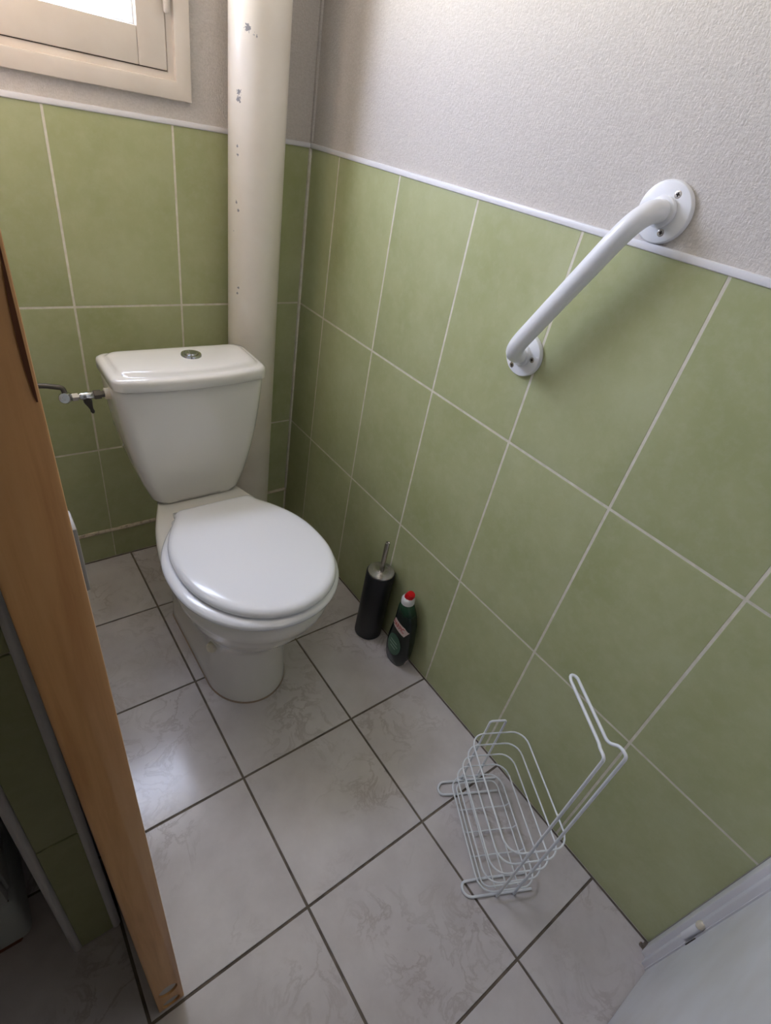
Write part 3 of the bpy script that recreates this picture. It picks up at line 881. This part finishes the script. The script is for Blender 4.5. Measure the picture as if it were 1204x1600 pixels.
# ------------------------------------------------------------------ wire toilet-roll stand
BO = Vector((-0.143, -1.294, 0.0))
an = math.radians(26.6)
D = Vector((math.sin(an), math.cos(an), 0)); U = Vector((math.cos(an), -math.sin(an), 0)); Z = Vector((0, 0, 1))
def W(s, d, z): return BO + U * s + D * d + Z * z
rk = thing('wire_basket_stand', 'white wire roll basket stand with tall looped arm on the floor', 'basket', BO)
HS, HD = 0.0665, 0.1235
def rrect(hs, hd, z, r=0.032, n=6):
    out = []
    for (sx_, sd, q0) in ((1, 1, 0), (-1, 1, 90), (-1, -1, 180), (1, -1, 270)):
        for k in range(n + 1):
            q = math.radians(q0 + 90 * k / n)
            out.append(W(sx_ * (hs - r) + r * math.cos(q), sd * (hd - r) + r * math.sin(q), z))
    return out
for k in range(5):
    b = bmesh.new(); tube(b, rrect(HS, HD, 0.022 + 0.0484 * k), 0.0019, 8, closed=True); obj('basket_ring', b, M_WIRE, rk)
b = bmesh.new(); tube(b, rrect(HS - 0.012, HD - 0.012, 0.0145, 0.018), 0.0018, 8, closed=True); obj('base_ring', b, M_WIRE, rk)
for s in (-0.027, 0.0, 0.027):
    b = bmesh.new(); tube(b, [W(s, -HD + 0.008, 0.0145), W(s, HD - 0.008, 0.0145)], 0.0016, 8); obj('base_wire', b, M_WIRE, rk)
for d in (-0.05, 0.0, 0.05):
    b = bmesh.new(); tube(b, fillet([W(-HS + 0.001, d, 0.022), W(-HS + 0.006, d, 0.0115), W(HS - 0.006, d, 0.0115), W(HS - 0.001, d, 0.022)], 0.006, 4), 0.0016, 8); obj('base_wire', b, M_WIRE, rk)
# tall mast with the looped arm at the near end, and a low loop at the far end
rm = 0.0029
dn = -HD - 0.0035
c0 = -0.004
b = bmesh.new()
half = lambda sg: [W(c0 + sg * 0.020, dn, 0.004), W(c0 + sg * 0.020, dn, 0.569), W(c0 + sg * 0.018, dn + 0.018, 0.567), W(c0 + sg * 0.008, dn + 0.030, 0.557), W(c0 + sg * 0.0075, dn + 0.140, 0.566)]
A = fillet(half(-1), [0, 0.012, 0.006, 0.008, 0], 5)
Bp = fillet(half(1), [0, 0.012, 0.006, 0.008, 0], 5)
arc = [W(c0 + 0.0075 * math.cos(q), dn + 0.140 + 0.012 * math.sin(q), 0.567) for q in [math.pi * (1 - k / 8) for k in range(1, 8)]]
tube(b, A + arc + Bp[::-1], rm, 12)
obj('mast', b, M_WIRE, rk, ang=70)
df = HD + 0.0035
b = bmesh.new()
tube(b, fillet([W(-0.0305, df, 0.004), W(-0.0295, df, 0.260), W(0.0095, df, 0.260), W(0.0105, df, 0.004)], 0.007, 5), rm * 0.9, 12)
obj('low_mast', b, M_WIRE, rk, ang=70)
for d0, sg in ((dn, 1), (df, -1)):
    b = bmesh.new()
    tube(b, fillet([W(0.060, d0 + 0.0045 * sg, 0.0034), W(-0.086, d0 + 0.0045 * sg, 0.0034), W(-0.098, d0 + 0.017 * sg, 0.0034), W(-0.094, d0 + 0.034 * sg, 0.0034), W(-0.060, d0 + 0.036 * sg, 0.0034), W(0.055, d0 + 0.036 * sg, 0.0034)], [0, 0.012, 0.010, 0.008, 0.01, 0], 5), rm, 12)
    obj('foot', b, M_WIRE, rk, ang=70)

# ------------------------------------------------------------------ appliance behind the partition, bottom left
ap = thing('washing_machine', 'grey-white appliance at the left edge beside the tiled wall end', 'appliance', (-1.30, -0.68, 0.0))
b = bmesh.new(); box(b, (-1.597, -0.945, 0.187), (-1.0, -0.44, 0.85), 0.006, 2); obj('body', b, M_APPL, ap)
b = bmesh.new()
box(b, (-1.597, -0.962, 0.020), (-0.999, -0.445, 0.176), 0.016, 4); obj('plinth', b, M_APPL, ap)
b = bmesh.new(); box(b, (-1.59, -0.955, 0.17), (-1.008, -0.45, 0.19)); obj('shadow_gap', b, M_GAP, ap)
b = bmesh.new(); box(b, (-1.592, -0.968, 0.192), (-1.004, -0.9452, 0.846), 0.006, 2); obj('front_panel', b, M_APPL, ap)
for x in (-1.55, -1.045):
    for y in (-0.93, -0.47):
        b = bmesh.new(); box(b, (x - 0.025, y - 0.025, 0.0), (x + 0.025, y + 0.025, 0.022), 0.003); obj('foot', b, M_RUST, ap)
